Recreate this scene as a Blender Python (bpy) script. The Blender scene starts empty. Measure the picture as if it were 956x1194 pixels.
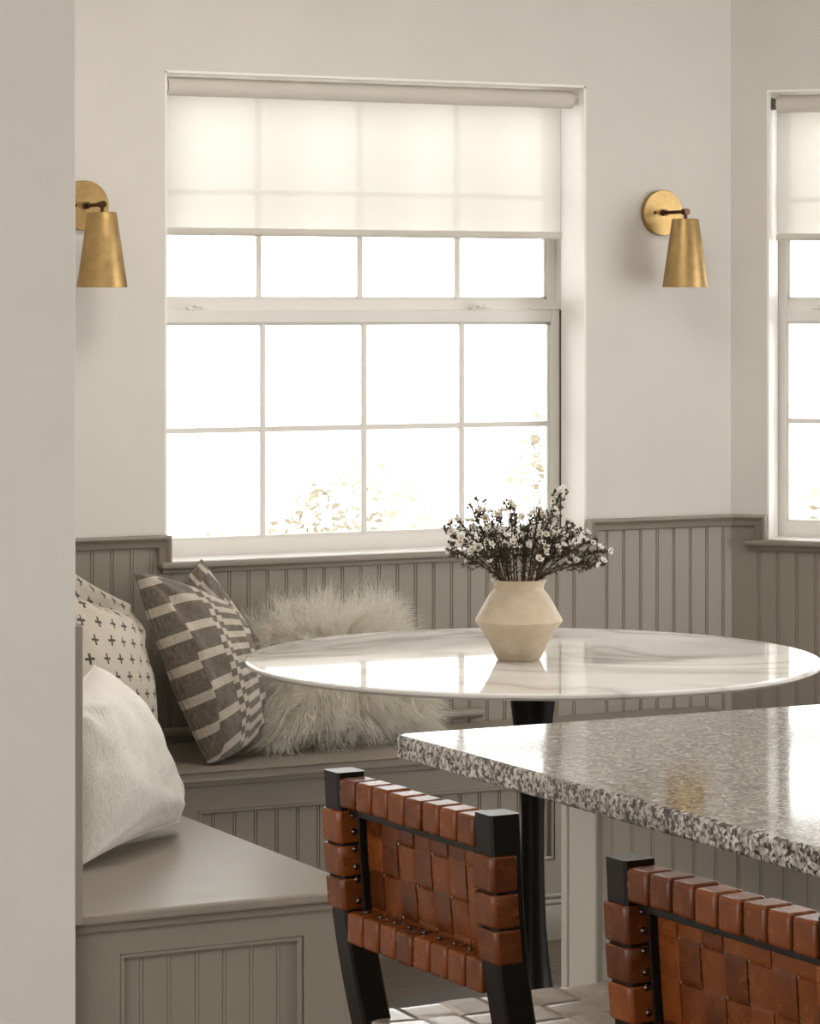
import bpy, bmesh, math, random
from mathutils import Vector, Matrix, noise as mn
random.seed(7)
SC = bpy.context.scene
COL = SC.collection
PI = math.pi

# ------------------------------------------------------------------ materials
class NT:
    """small node-building helper"""
    def __init__(s, name):
        s.m = bpy.data.materials.new(name); s.m.use_nodes = True
        s.t = s.m.node_tree; s.t.nodes.clear()
        s.out = s.t.nodes.new('ShaderNodeOutputMaterial')
    def n(s, typ, **kw):
        nd = s.t.nodes.new(typ)
        ins = kw.pop('ins', {})
        for k, v in kw.items(): setattr(nd, k, v)
        for k, v in ins.items(): s.set(nd, k, v)
        return nd
    def set(s, nd, k, v):
        sock = nd.inputs[k]
        if hasattr(v, 'is_output') or isinstance(v, bpy.types.NodeSocket): s.t.links.new(v, sock)
        elif isinstance(v, (tuple, list)) and len(v) == 3 and sock.type == 'RGBA': sock.default_value = (*v, 1)
        else: sock.default_value = v
    def M(s, op, a, b=None, c=None):
        nd = s.n('ShaderNodeMath', operation=op)
        for i, v in enumerate((a, b, c)):
            if v is not None: s.set(nd, i, v)
        return nd.outputs[0]
    def coord(s, which='Object'):
        return s.n('ShaderNodeTexCoord').outputs[which]
    def mapping(s, vec, scale=(1, 1, 1), rot=(0, 0, 0), loc=(0, 0, 0)):
        return s.n('ShaderNodeMapping', ins={'Vector': vec, 'Scale': scale, 'Rotation': rot, 'Location': loc}).outputs[0]
    def noise(s, vec, scale, detail=3, rough=.5, dist=0):
        return s.n('ShaderNodeTexNoise', ins={'Vector': vec, 'Scale': scale, 'Detail': detail, 'Roughness': rough, 'Distortion': dist}).outputs['Fac']
    def ramp(s, fac, stops, interp='LINEAR'):
        nd = s.n('ShaderNodeValToRGB', ins={'Fac': fac}); cr = nd.color_ramp; cr.interpolation = interp
        while len(cr.elements) < len(stops): cr.elements.new(.5)
        for e, (p, c) in zip(cr.elements, stops): e.position = p; e.color = (*c, 1) if len(c) == 3 else c
        return nd.outputs[0]
    def mix(s, fac, a, b, blend='MIX'):
        nd = s.n('ShaderNodeMix', data_type='RGBA', blend_type=blend)
        s.set(nd, 0, fac); s.set(nd, 6, a); s.set(nd, 7, b)
        return nd.outputs[2]
    def bump(s, h, strength=.3, dist=.002, nrm=None):
        nd = s.n('ShaderNodeBump', ins={'Height': h, 'Strength': strength, 'Distance': dist})
        if nrm is not None: s.set(nd, 'Normal', nrm)
        return nd.outputs[0]
    def pbr(s, color, rough=.5, metal=0, bump=None, spec=.5, **kw):
        p = s.n('ShaderNodeBsdfPrincipled', ins={'Base Color': color, 'Roughness': rough, 'Metallic': metal, 'Specular IOR Level': spec})
        if bump is not None: s.set(p, 'Normal', bump)
        for k, v in kw.items(): s.set(p, k.replace('_', ' '), v)
        s.t.links.new(p.outputs[0], s.out.inputs[0])
        return s.m

def paint(name, col, rough, var=.04, bscale=220, bstr=.06, spec=.5):
    t = NT(name); c = t.coord()
    f = t.noise(c, 6, 4)
    a = tuple(x * (1 - var) for x in col); b = tuple(min(1, x * (1 + var)) for x in col)
    colr = t.ramp(f, [(.3, a), (.7, b)])
    return t.pbr(colr, rough, bump=t.bump(t.noise(c, bscale, 2), bstr, .001), spec=spec)

def mat_floor():
    t = NT('wood_floor'); c = t.coord()
    br = t.n('ShaderNodeTexBrick', offset=.37, ins={'Vector': c, 'Color1': (.19, .14, .095), 'Color2': (.13, .095, .066), 'Mortar': (.03, .02, .015),
             'Scale': 1, 'Mortar Size': .0025, 'Brick Width': 1.3, 'Row Height': .11, 'Bias': 0})
    g = t.noise(t.mapping(c, (3, 60, 3)), 4, 6, .65, .4)
    col = t.mix(.55, br.outputs['Color'], t.ramp(g, [(.3, (.35, .35, .35)), (.7, (1, 1, 1))]), 'MULTIPLY')
    return t.pbr(col, .35, bump=t.bump(g, .15, .002))

def mat_marble():
    t = NT('white_marble'); c = t.coord()
    w = t.noise(c, 2.2, 5, .6)
    wn = t.n('ShaderNodeTexNoise', ins={'Vector': c, 'Scale': 1.3, 'Detail': 3.0, 'Roughness': .45, 'Distortion': 2.2})
    v = t.M('ABSOLUTE', t.M('SUBTRACT', wn.outputs['Fac'], .5))
    vein = t.ramp(v, [(0, (.54, .51, .475)), (.03, (.70, .675, .635)), (.09, (.80, .78, .745)), (1, (.84, .82, .785))])
    cloud = t.ramp(w, [(.3, (.86, .85, .84)), (.65, (1, 1, 1))])
    col = t.mix(1, vein, cloud, 'MULTIPLY')
    return t.pbr(col, .035, spec=.20)

def mat_granite():
    t = NT('speckled_granite'); c = t.coord()
    dn = t.noise(c, 60, 2)
    off = t.n('ShaderNodeVectorMath', operation='MULTIPLY_ADD')
    n3 = t.n('ShaderNodeTexNoise', ins={'Vector': c, 'Scale': 90.0, 'Detail': 2.0}).outputs['Color']
    t.set(off, 0, n3); off.inputs[1].default_value = (.008, .008, .008); t.set(off, 2, c)
    vo = t.n('ShaderNodeTexVoronoi', ins={'Vector': off.outputs[0], 'Scale': 230.0})
    bw = t.n('ShaderNodeSeparateColor', ins={0: vo.outputs['Color']}).outputs[0]
    big = t.noise(c, 62, 3, .6)
    f = t.M('ADD', t.M('MULTIPLY', bw, .55), t.M('MULTIPLY', big, .62))
    col = t.ramp(f, [(.32, (.025, .021, .018)), (.46, (.085, .072, .062)), (.57, (.21, .185, .158)), (.70, (.33, .30, .262)), (.90, (.50, .47, .42))])
    return t.pbr(col, .07, spec=.6)

def mat_leather(name, a, b, rough=.26, bs=.18, spec=.24):
    t = NT(name); c = t.coord()
    oi = t.n('ShaderNodeObjectInfo').outputs['Random']
    f = t.noise(c, 26, 5, .65)
    f2 = t.M('ADD', t.M('MULTIPLY', f, .7), t.M('MULTIPLY', oi, .34))
    col = t.ramp(f2, [(.3, a), (.78, b)])
    vo = t.n('ShaderNodeTexVoronoi', feature='DISTANCE_TO_EDGE', ins={'Vector': c, 'Scale': 700.0}).outputs[0]
    return t.pbr(col, t.M('ADD', t.M('MULTIPLY', f, .18), rough - .09), bump=t.bump(vo, bs, .0006), spec=spec)

def mat_brass():
    t = NT('aged_brass'); c = t.coord()
    f = t.noise(c, 30, 5, .65)
    col = t.ramp(f, [(.3, (.36, .235, .095)), (.7, (.50, .345, .155))])
    fine = t.noise(t.mapping(c, (1, 1, .2)), 900, 2)
    return t.pbr(col, t.M('ADD', t.M('MULTIPLY', f, .14), .36), 1.0, bump=t.bump(fine, .12, .0005))

def mat_fabric(name, col, wscale=900, rough=.9, var=.12, bstr=.4, sheen=.2):
    t = NT(name); c = t.coord('UV')
    f = t.noise(c, 9, 5, .6)
    g = t.noise(t.mapping(c, (1, .1, 1)), 300, 3)
    h = t.noise(t.mapping(c, (.1, 1, 1)), 300, 3)
    wv = t.M('ADD', t.M('MULTIPLY', g, .5), t.M('MULTIPLY', h, .5))
    k = t.ramp(wv, [(.35, (1 - var,) * 3), (.65, (1, 1, 1))])
    cc = t.mix(1, col, k, 'MULTIPLY')
    return t.pbr(cc, rough, bump=t.bump(t.M('ADD', wv, t.M('MULTIPLY', f, .6)), bstr, .004), Sheen_Weight=sheen)

def mat_slub():
    t = NT('white_slub_cotton'); c = t.coord('UV')
    a = t.noise(t.mapping(c, (34, 9, 1), (0, 0, .35)), 2.2, 5, .7, .6)
    b = t.noise(t.mapping(c, (120, 30, 1)), 3, 3)
    col = t.ramp(a, [(.25, (.76, .72, .65)), (.7, (.90, .865, .80))])
    return t.pbr(col, .95, bump=t.bump(t.M('ADD', a, t.M('MULTIPLY', b, .4)), .75, .006), Sheen_Weight=.25)

def mat_plus():
    t = NT('plus_print_linen'); c = t.coord('UV')
    sp = t.n('ShaderNodeSeparateXYZ', ins={0: c})
    wob = t.noise(c, 60, 2)
    u = t.M('MULTIPLY', t.M('ADD', sp.outputs[0], t.M('MULTIPLY', wob, .006)), 7.5); v = t.M('MULTIPLY', t.M('ADD', sp.outputs[1], t.M('MULTIPLY', wob, .005)), 9.0)
    row = t.M('FLOOR', v)
    uu = t.M('ABSOLUTE', t.M('SUBTRACT', t.M('FRACT', t.M('ADD', u, t.M('MULTIPLY', t.M('MODULO', row, 2.0), .5))), .5))
    vv = t.M('ABSOLUTE', t.M('SUBTRACT', t.M('FRACT', v), .5))
    def arm(a, la, b, lb): return t.M('MULTIPLY', t.M('LESS_THAN', a, la), t.M('LESS_THAN', b, lb))
    p = t.M('MAXIMUM', arm(uu, .055, vv, .29), arm(vv, .068, uu, .22))
    col = t.mix(p, (.60, .54, .45), (.075, .06, .05))
    g = t.noise(t.mapping(c, (1, .15, 1)), 260, 3)
    col = t.mix(.25, col, t.ramp(g, [(.3, (.5, .5, .5)), (.7, (1, 1, 1))]), 'MULTIPLY')
    return t.pbr(col, .92, bump=t.bump(t.M('ADD', g, t.noise(c, 8, 4)), .4, .004), Sheen_Weight=.15)

def mat_stripe():
    t = NT('grey_woven_stripe'); c = t.coord('UV')
    sp = t.n('ShaderNodeSeparateXYZ', ins={0: c}); u = sp.outputs[0]; v = t.M('SUBTRACT', sp.outputs[1], t.M('MULTIPLY', u, .17))
    P = .158
    def rng(x, a, b): return t.M('MULTIPLY', t.M('GREATER_THAN', x, a), t.M('LESS_THAN', x, b))
    def stripe(off, per, duty): return t.M('LESS_THAN', t.M('FRACT', t.M('DIVIDE', t.M('ADD', v, off), per)), duty)
    def add(a, b): return t.M('ADD', a, b)
    L = t.M('MULTIPLY', rng(u, -1, .12), stripe(.035, P, .30))
    Mi = t.M('MULTIPLY', rng(u, .12, .39), stripe(.0, P, .30))
    C1 = t.M('MULTIPLY', rng(u, .39, .455), stripe(.02, P / 2, .5))
    C2 = t.M('MULTIPLY', rng(u, .455, .52), stripe(.02 + P / 4, P / 2, .5))
    R = t.M('MULTIPLY', rng(u, .52, .78), stripe(.0, P / 2, .5))
    E = t.M('MULTIPLY', rng(u, .78, 2), stripe(.05, P, .28))
    light = add(add(add(L, Mi), add(C1, C2)), add(R, E))
    g = t.noise(t.mapping(c, (1, .06, 1)), 330, 3); h = t.noise(t.mapping(c, (.06, 1, 1)), 330, 3)
    wv = add(t.M('MULTIPLY', g, .6), t.M('MULTIPLY', h, .4))
    dark = t.ramp(wv, [(.36, (.070, .056, .044)), (.62, (.235, .200, .160))])
    lite = t.ramp(wv, [(.36, (.40, .35, .28)), (.62, (.60, .545, .455))])
    return t.pbr(t.mix(light, dark, lite), .95, bump=t.bump(add(wv, t.M('MULTIPLY', t.noise(c, 7, 4), 1.2)), .45, .004), Sheen_Weight=.2)

def mat_ceramic():
    t = NT('cream_stoneware'); c = t.coord()
    sp = t.n('ShaderNodeSeparateXYZ', ins={0: c})
    r = t.M('SINE', t.M('MULTIPLY', sp.outputs[2], 2300.0))
    f = t.noise(c, 40, 4)
    col = t.ramp(f, [(.3, (.47, .375, .265)), (.7, (.54, .445, .33))])
    return t.pbr(col, .55, bump=t.bump(t.M('ADD', r, t.M('MULTIPLY', t.noise(c, 250, 2), .8)), .25, .0008))

def mat_blind():
    t = NT('sheer_roller_fabric'); c = t.coord()
    g = t.noise(c, 500, 2)
    col = t.ramp(g, [(.3, (.54, .515, .47)), (.7, (.60, .575, .53))])
    d = t.n('ShaderNodeBsdfDiffuse', ins={'Color': col}); tr = t.n('ShaderNodeBsdfTranslucent', ins={'Color': col})
    m1 = t.n('ShaderNodeMixShader', ins={0: .68}); t.t.links.new(d.outputs[0], m1.inputs[1]); t.t.links.new(tr.outputs[0], m1.inputs[2])
    tp = t.n('ShaderNodeBsdfTransparent', ins={'Color': (1, .97, .92)})
    m2 = t.n('ShaderNodeMixShader', ins={0: .020}); t.t.links.new(m1.outputs[0], m2.inputs[1]); t.t.links.new(tp.outputs[0], m2.inputs[2])
    t.t.links.new(m2.outputs[0], t.out.inputs[0]); return t.m

def mat_glass():
    t = NT('window_glass')
    tp = t.n('ShaderNodeBsdfTransparent', ins={'Color': (.97, .98, .98)}); gl = t.n('ShaderNodeBsdfGlossy', ins={'Roughness': .02})
    f = t.n('ShaderNodeFresnel', ins={'IOR': 1.45})
    m = t.n('ShaderNodeMixShader', ins={0: f.outputs[0]}); t.t.links.new(tp.outputs[0], m.inputs[1]); t.t.links.new(gl.outputs[0], m.inputs[2])
    t.t.links.new(m.outputs[0], t.out.inputs[0]); return t.m

def mat_leaf(name, a, b, trans=.35, clear=0):
    t = NT(name); c = t.coord(); f = t.noise(c, 40, 2)
    col = t.ramp(f, [(.35, a), (.65, b)])
    d = t.n('ShaderNodeBsdfDiffuse', ins={'Color': col}); tr = t.n('ShaderNodeBsdfTranslucent', ins={'Color': col})
    m = t.n('ShaderNodeMixShader', ins={0: trans}); t.t.links.new(d.outputs[0], m.inputs[1]); t.t.links.new(tr.outputs[0], m.inputs[2])
    if clear:      # fine fibres let part of the light through
        tp = t.n('ShaderNodeBsdfTransparent'); m2 = t.n('ShaderNodeMixShader', ins={0: clear})
        t.t.links.new(m.outputs[0], m2.inputs[1]); t.t.links.new(tp.outputs[0], m2.inputs[2]); m = m2
    t.t.links.new(m.outputs[0], t.out.inputs[0]); return t.m

def mat_seat_paint():
    t = NT('taupe_bench_top'); c = t.coord()
    f = t.noise(t.mapping(c, (2, 9, 2), (0, 0, .35)), 3, 6, .7, .5)
    col = t.ramp(f, [(.3, (.235, .205, .165)), (.7, (.285, .25, .205))])
    ro = t.M('ADD', t.M('MULTIPLY', f, .30), .26)
    return t.pbr(col, ro, bump=t.bump(t.noise(t.mapping(c, (3, 40, 3)), 5, 4), .10, .001), spec=.4)

M = {}
M['wall'] = paint('warm_white_plaster', (.66, .63, .585), .85, .02, 260, .08)
M['trimwhite'] = paint('white_window_paint', (.72, .695, .655), .45, .02, 100, .03)
M['returns'] = paint('lit_return_paint', (.86, .835, .79), .5, .01, 100, .02)  # window light on the returns put into a paler colour
M['taupe'] = paint('taupe_paint', (.255, .222, .178), .42, .03, 180, .05)
M['seat'] = mat_seat_paint()
M['postpaint'] = paint('pale_greige_paint', (.40, .365, .31), .5, .03)
M['floor'] = mat_floor(); M['marble'] = mat_marble(); M['granite'] = mat_granite()
M['leather'] = mat_leather('cognac_leather', (.052, .0125, .0030), (.150, .040, .0085))
M['leather_seat'] = mat_leather('glare_lightened_leather', (.26, .21, .165), (.42, .36, .30), .24, .05, .9)  # seat leather lightened, window glare put into its colour
M['blackwood'] = paint('black_stained_wood', (.006, .004, .003), .30, .3, 90, .05, .2)
M['blackmetal'] = paint('black_metal', (.005, .004, .004), .30, .1, 200, .02, .2)
M['basemetal'] = paint('grey_metal_base', (.15, .14, .13), .35, .05, 200, .02)
M['brass'] = mat_brass()
M['bronze'] = NT('dark_bronze').pbr((.10, .05, .03), .35, 1.0)
M['stud'] = NT('stud_metal').pbr((.10, .08, .07), .22, 1.0)
M['bulb'] = NT('frosted_bulb').pbr((.8, .78, .72), .4)
M['plus'] = mat_plus(); M['stripe'] = mat_stripe(); M['slub'] = mat_slub()
M['furbase'] = mat_fabric('fur_hide', (.88, .83, .74))
M['fur'] = mat_leaf('cream_fur', (.95, .91, .83), (.98, .96, .91), .5, .38)
M['ceramic'] = mat_ceramic()
M['blind'] = mat_blind(); M['glass'] = mat_glass()
M['blindbar'] = paint('blind_bar_fabric', (.60, .56, .50), .8, .03, 400, .1)
M['stripe_seam'] = paint('dark_woven_edge', (.13, .115, .10), .95)
M['bracket'] = paint('bracket_plastic', (.12, .11, .10), .4)
M['stem'] = mat_leaf('dark_stem', (.06, .045, .03), (.11, .075, .05), .1)
M['leafdark'] = mat_leaf('dark_leaf', (.045, .04, .028), (.11, .09, .065), .25)
M['petal'] = mat_leaf('white_petal', (.80, .76, .69), (.90, .87, .82), .4)
M['flowereye'] = paint('flower_centre', (.34, .21, .09), .8)
M['outleaf'] = mat_leaf('pale_garden_leaf', (.19, .165, .12), (.31, .28, .22), .25)
M['bark'] = paint('pale_bark', (.45, .39, .31), .9, .2, 30, .4)
M['patio'] = paint('pale_patio', (.74, .72, .68), .9, .05, 20, .1)
M['siding'] = paint('pale_siding', (.80, .77, .72), .8, .03, 20, .1)

# ------------------------------------------------------------------ mesh helpers
def box(bm, a, b, bev=0, seg=2):
    r = bmesh.ops.create_cube(bm, size=1)
    vs = r['verts']; c = [(a[i] + b[i]) / 2 for i in range(3)]; s = [abs(b[i] - a[i]) for i in range(3)]
    for v in vs: v.co = Vector((c[i] + v.co[i] * s[i] for i in range(3)))
    if bev > 0:
        es = list({e for v in vs for e in v.link_edges})
        bmesh.ops.bevel(bm, geom=es, offset=min(bev, min(s) * .49), segments=seg, profile=.5, affect='EDGES')
    return bm

def lathe(bm, prof, seg=48, c=(0, 0, 0)):
    rings = []
    for r, z in prof:
        if r < 1e-6: rings.append([bm.verts.new((c[0], c[1], c[2] + z))])
        else: rings.append([bm.verts.new((c[0] + r * math.cos(2 * PI * i / seg), c[1] + r * math.sin(2 * PI * i / seg), c[2] + z)) for i in range(seg)])
    for A, B in zip(rings, rings[1:]):
        for i in range(seg):
            j = (i + 1) % seg
            if len(A) == 1 and len(B) == 1: continue
            if len(A) == 1: bm.faces.new((A[0], B[j], B[i]))
            elif len(B) == 1: bm.faces.new((A[i], A[j], B[0]))
            else: bm.faces.new((A[i], A[j], B[j], B[i]))
    return bm

def tube(bm, pts, rad, seg=8, caps=True):
    pts = [Vector(p) for p in pts]; n = len(pts)
    if not hasattr(rad, '__len__'): rad = [rad] * n
    rings = []; prev = None
    for i, p in enumerate(pts):
        t = (pts[min(i + 1, n - 1)] - pts[max(i - 1, 0)]).normalized()
        if prev is None:
            a = Vector((0, 0, 1)) if abs(t.z) < .9 else Vector((1, 0, 0))
            x = t.cross(a).normalized()
        else: x = (prev - t * prev.dot(t)).normalized()
        prev = x; y = t.cross(x)
        rings.append([bm.verts.new(p + (x * math.cos(2 * PI * k / seg) + y * math.sin(2 * PI * k / seg)) * rad[i]) for k in range(seg)])
    for A, B in zip(rings, rings[1:]):
        for k in range(seg): bm.faces.new((A[k], A[(k + 1) % seg], B[(k + 1) % seg], B[k]))
    if caps:
        bm.faces.new(rings[0][::-1]); bm.faces.new(rings[-1])
    return bm

def loft(bm, secs, ch=.004):
    """vertical loft of chamfered rectangles: (cx, cy, z, wx, wy)"""
    rings = []
    for cx, cy, z, wx, wy in secs:
        a, b = wx / 2, wy / 2
        P = [(a, b - ch), (a - ch, b), (-a + ch, b), (-a, b - ch), (-a, -b + ch), (-a + ch, -b), (a - ch, -b), (a, -b + ch)]
        rings.append([bm.verts.new((cx + x, cy + y, z)) for x, y in P])
    for A, B in zip(rings, rings[1:]):
        for k in range(8): bm.faces.new((A[k], A[(k + 1) % 8], B[(k + 1) % 8], B[k]))
    bm.faces.new(rings[0][::-1]); bm.faces.new(rings[-1])
    return bm

def sweep(bm, prof, path, closed=True):
    """profile points (w, d) swept along a path of (u, z) in a wall plane: w to the right-hand side of travel, d towards the room (-v)"""
    n = len(path); rings = []
    for i, (u, z) in enumerate(path):
        def nrm(a, b):
            d = Vector((b[0] - a[0], b[1] - a[1])).normalized(); return Vector((d.y, -d.x))
        if i == 0: N = nrm(path[0], path[1])
        elif i == n - 1: N = nrm(path[-2], path[-1])
        else:
            n1, n2 = nrm(path[i - 1], path[i]), nrm(path[i], path[i + 1]); N = (n1 + n2) / (1 + n1.dot(n2))
        rings.append([bm.verts.new((u + N.x * w, -d, z + N.y * w)) for w, d in prof])
    m = len(prof)
    for A, B in zip(rings, rings[1:]):
        for k in range(m): bm.faces.new((A[k], A[(k + 1) % m], B[(k + 1) % m], B[k]))
    bm.faces.new(rings[0][::-1]); bm.faces.new(rings[-1])
    return bm

def bead(bm, u0, u1, z0, z1, v0=0.0, thick=.012, pitch=.05, start=None):
    """beadboard: flat boards divided by a bead between two grooves; front face at v0 facing -v"""
    prof = [(u0, v0)]
    g = (start if start is not None else u0 + pitch * .5)
    while g < u1 - .012:
        if g > u0 + .003:
            prof += [(g, v0), (g + .0015, v0 + .0022), (g + .003, v0 + .0005), (g + .0048, v0), (g + .0066, v0 + .0005), (g + .0081, v0 + .0022), (g + .0096, v0)]
        g += pitch
    prof.append((u1, v0))
    lo = [bm.verts.new((u, v, z0)) for u, v in prof]; hi = [bm.verts.new((u, v, z1)) for u, v in prof]
    for i in range(len(prof) - 1): bm.faces.new((lo[i], lo[i + 1], hi[i + 1], hi[i]))
    b = [bm.verts.new(p) for p in ((u0, v0 + thick, z0), (u1, v0 + thick, z0), (u1, v0 + thick, z1), (u0, v0 + thick, z1))]
    bm.faces.new((b[1], b[0], b[3], b[2]))
    bm.faces.new(hi + [b[2], b[3]]); bm.faces.new(lo[::-1] + [b[0], b[1]])
    bm.faces.new((lo[0], hi[0], b[3], b[0])); bm.faces.new((hi[-1], lo[-1], b[1], b[2]))
    return bm

def frame_mat(ox, oy, ang):
    """local (u, v, z) -> world; u along the wall, v outward"""
    return Matrix.Translation((ox, oy, 0)) @ Matrix.Rotation(ang, 4, 'Z')
F_MAIN = frame_mat(0, 6.78, 0)
F_RIGHT = frame_mat(4.377, 6.78, -PI / 4)
F_LEFT45 = frame_mat(1.864, 6.268, PI / 4)
F_LEFT = frame_mat(1.864, 4.93, PI / 2)
ID = Matrix.Identity(4)

def obj(name, bm, mat, parent=None, M_=None, smooth=False, kind=None, label=None, auto=None):
    if M_ is not None: bmesh.ops.transform(bm, matrix=M_, verts=bm.verts)
    if parent is not None and parent.get('world_built'):
        L = parent
        off = Vector((0, 0, 0))
        while L is not None: off += Vector(L.location); L = L.parent
        bmesh.ops.translate(bm, vec=-off, verts=bm.verts)
    bmesh.ops.recalc_face_normals(bm, faces=bm.faces)
    me = bpy.data.meshes.new(name); bm.to_mesh(me); bm.free()
    mats = mat if isinstance(mat, (list, tuple)) else [mat]
    for m in mats: me.materials.append(m)
    if smooth: me.polygons.foreach_set('use_smooth', [True] * len(me.polygons))
    if auto == 'bev':
        mx = max(p.area for p in me.polygons)
        for p in me.polygons: p.use_smooth = p.area < .22 * mx
    elif auto is not None:
        me.polygons.foreach_set('use_smooth', [True] * len(me.polygons))
        me.set_sharp_from_angle(angle=math.radians(auto))
    o = bpy.data.objects.new(name, me); COL.objects.link(o)
    if parent is not None:
        o.parent = parent
        if parent.get('world_built'): o['world_built'] = 1
    if kind: o['kind'] = kind
    if label: o['label'] = label
    return o

def thing(name, label, cat, loc=(0, 0, 0), rz=0, group=None, world=True, kind=None):
    o = bpy.data.objects.new(name, None); COL.objects.link(o); o.empty_display_size = .05
    o.location = loc; o.rotation_euler = (0, 0, rz)
    if label: o['label'] = label
    if cat: o['category'] = cat
    if group: o['group'] = group
    if kind: o['kind'] = kind
    if world: o['world_built'] = 1
    return o

def dup(o, parent=None):
    c = o.copy(); COL.objects.link(c)
    if parent is not None: c.parent = parent
    for ch in list(o.children): dup(ch, c)
    return c

NB = bmesh.new
def S(name, bm, mat, M_=None, **k):
    return obj(name, bm, mat, None, M_, kind='structure', **k)

# ------------------------------------------------------------------ room shell
ZC = 2.62
DW = .010                                    # plaster face behind the wainscot face
def wall_with_opening(name, Fm, ua, ub, o0, o1, z0, z1):
    bm = NB()
    for v0, v1, e in ((DW, .125, 0), (.125, .215, .032)):
        a, b, c, d = o0 - e, o1 + e, z0 - (e if e else 0), z1 + e
        box(bm, (ua, v0, 0), (a, v1, ZC)); box(bm, (b, v0, 0), (ub, v1, ZC))
        box(bm, (a, v0, 0), (b, v1, c)); box(bm, (a, v0, d), (b, v1, ZC))
    return S(name, bm, M['wall'], Fm)
U0, U1, Z0, Z1 = 2.795, 3.944, .886, 2.052
wall_with_opening('wall_window_side', F_MAIN, 2.376 - .06, 4.377 + .06, U0, U1, Z0, Z1)
R0, R1, RL = .0926, 1.06, 1.50
wall_with_opening('wall_right_bay', F_RIGHT, -.06, RL, R0, R1, Z0, Z1)
bm = NB(); box(bm, (-.03, DW, 0), (.76, .16, ZC)); S('wall_left_bay', bm, M['wall'], F_LEFT45)
bm = NB(); box(bm, (0, .0, 0), (1.345, .14, ZC)); S('wall_left', bm, M['wall'], F_LEFT)
bm = NB(); box(bm, (-2.6, 4.925, 0), (1.864, 5.07, ZC), .004, 2); S('wall_front_left', bm, M['wall'])
rx, ry = 4.377 + RL * .70711, 6.78 - RL * .70711
bm = NB(); box(bm, (rx, -1.3, 0), (rx + .15, 2.6, ZC)); box(bm, (rx, ry - .35, 0), (rx + .15, ry + .02, ZC)); box(bm, (rx, 2.6, 2.15), (rx + .15, ry, ZC)); box(bm, (rx, 2.6, 0), (rx + .15, ry, .35)); S('wall_right', bm, M['wall'])
bm = NB()
for q in (((-2.6, -1.3, 0), (-1.7, -1.15, ZC)), ((.7, -1.3, 0), (rx, -1.15, ZC)), ((-1.7, -1.3, 0), (.7, -1.15, 1.3)), ((-1.7, -1.3, 1.95), (.7, -1.15, ZC))): box(bm, *q)
S('wall_back', bm, M['wall'])  # unseen opening here is cut and sized to admit fill light
bm = NB()
for q in (((-2.7, -1.3, 0), (-2.55, -.4, ZC)), ((-2.7, 4.0, 0), (-2.55, 5.07, ZC)), ((-2.7, -.4, 0), (-2.55, 4.0, .40)), ((-2.7, -.4, 2.3), (-2.55, 4.0, ZC))): box(bm, *q)
S('wall_far_left', bm, M['wall'])  # opening out of view, added so fill light reaches stools and cushions
bm = NB(); box(bm, (-2.6, -2.2, -.06), (5.6, 7.0, 0)); S('floor', bm, M['floor'])
bm = NB()
cv = [(-2.6, -1.2), (5.6, -1.2), (5.6, ry + .1), (4.5, 7.0), (2.3, 7.0), (-2.6, 5.0)]
lo = [bm.verts.new((x, y, ZC)) for x, y in cv]; hi = [bm.verts.new((x, y, ZC + .12)) for x, y in cv]
bm.faces.new(lo[::-1]); bm.faces.new(hi)
for i in range(6): bm.faces.new((lo[i], lo[(i + 1) % 6], hi[(i + 1) % 6], hi[i]))
S('ceiling', bm, M['wall'])

# window returns, lined in a paler coat that carries the window light
def returns(name, Fm, o0, o1):
    bm = NB(); e = .004
    box(bm, (o0 - .002, DW - .0005, Z0), (o0 + e, .127, Z1)); box(bm, (o1 - e, DW - .0005, Z0), (o1 + .002, .127, Z1)); box(bm, (o0 - .002, DW - .0005, Z1 - e), (o1 + .002, .127, Z1 + .002)); box(bm, (o0 - .002, .0085, Z0 - .004), (o1 + .002, .127, Z0 + .0025))
    S(name, bm, M['returns'], Fm)
returns('trim_12', F_MAIN, U0, U1); returns('trim_13', F_RIGHT, R0, R1)
# wainscot
SILL = .886
bm = NB(); bead(bm, 2.376, U0 - .004, .0, .93, 0, DW, .05, 2.40); bead(bm, U0 - .004, U1 + .004, .0, SILL - .012, 0, DW, .05, 2.80); bead(bm, U1 + .004, 4.377, .0, .93, 0, DW, .05, 3.996)
S('trim_1', bm, M['taupe'], F_MAIN)
bm = NB(); bead(bm, 0, R0 - .004, .0, .93, 0, DW, .05, .066); bead(bm, R0 - .004, R1 + .01, .0, SILL - .012, 0, DW, .05, .116); bead(bm, R1 + .01, RL, .0, .93, 0, DW)
S('trim_2', bm, M['taupe'], F_RIGHT)
bm = NB(); bead(bm, .0, .724, .0, .93, 0, DW); S('trim_3', bm, M['taupe'], F_LEFT45)
bm = NB(); bead(bm, .012, 1.338, .44, .93, -.010, .010); box(bm, (-.004, -.013, .444), (.03, .009, .953), .002); S('trim_4', bm, M['taupe'], F_LEFT)
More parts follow.
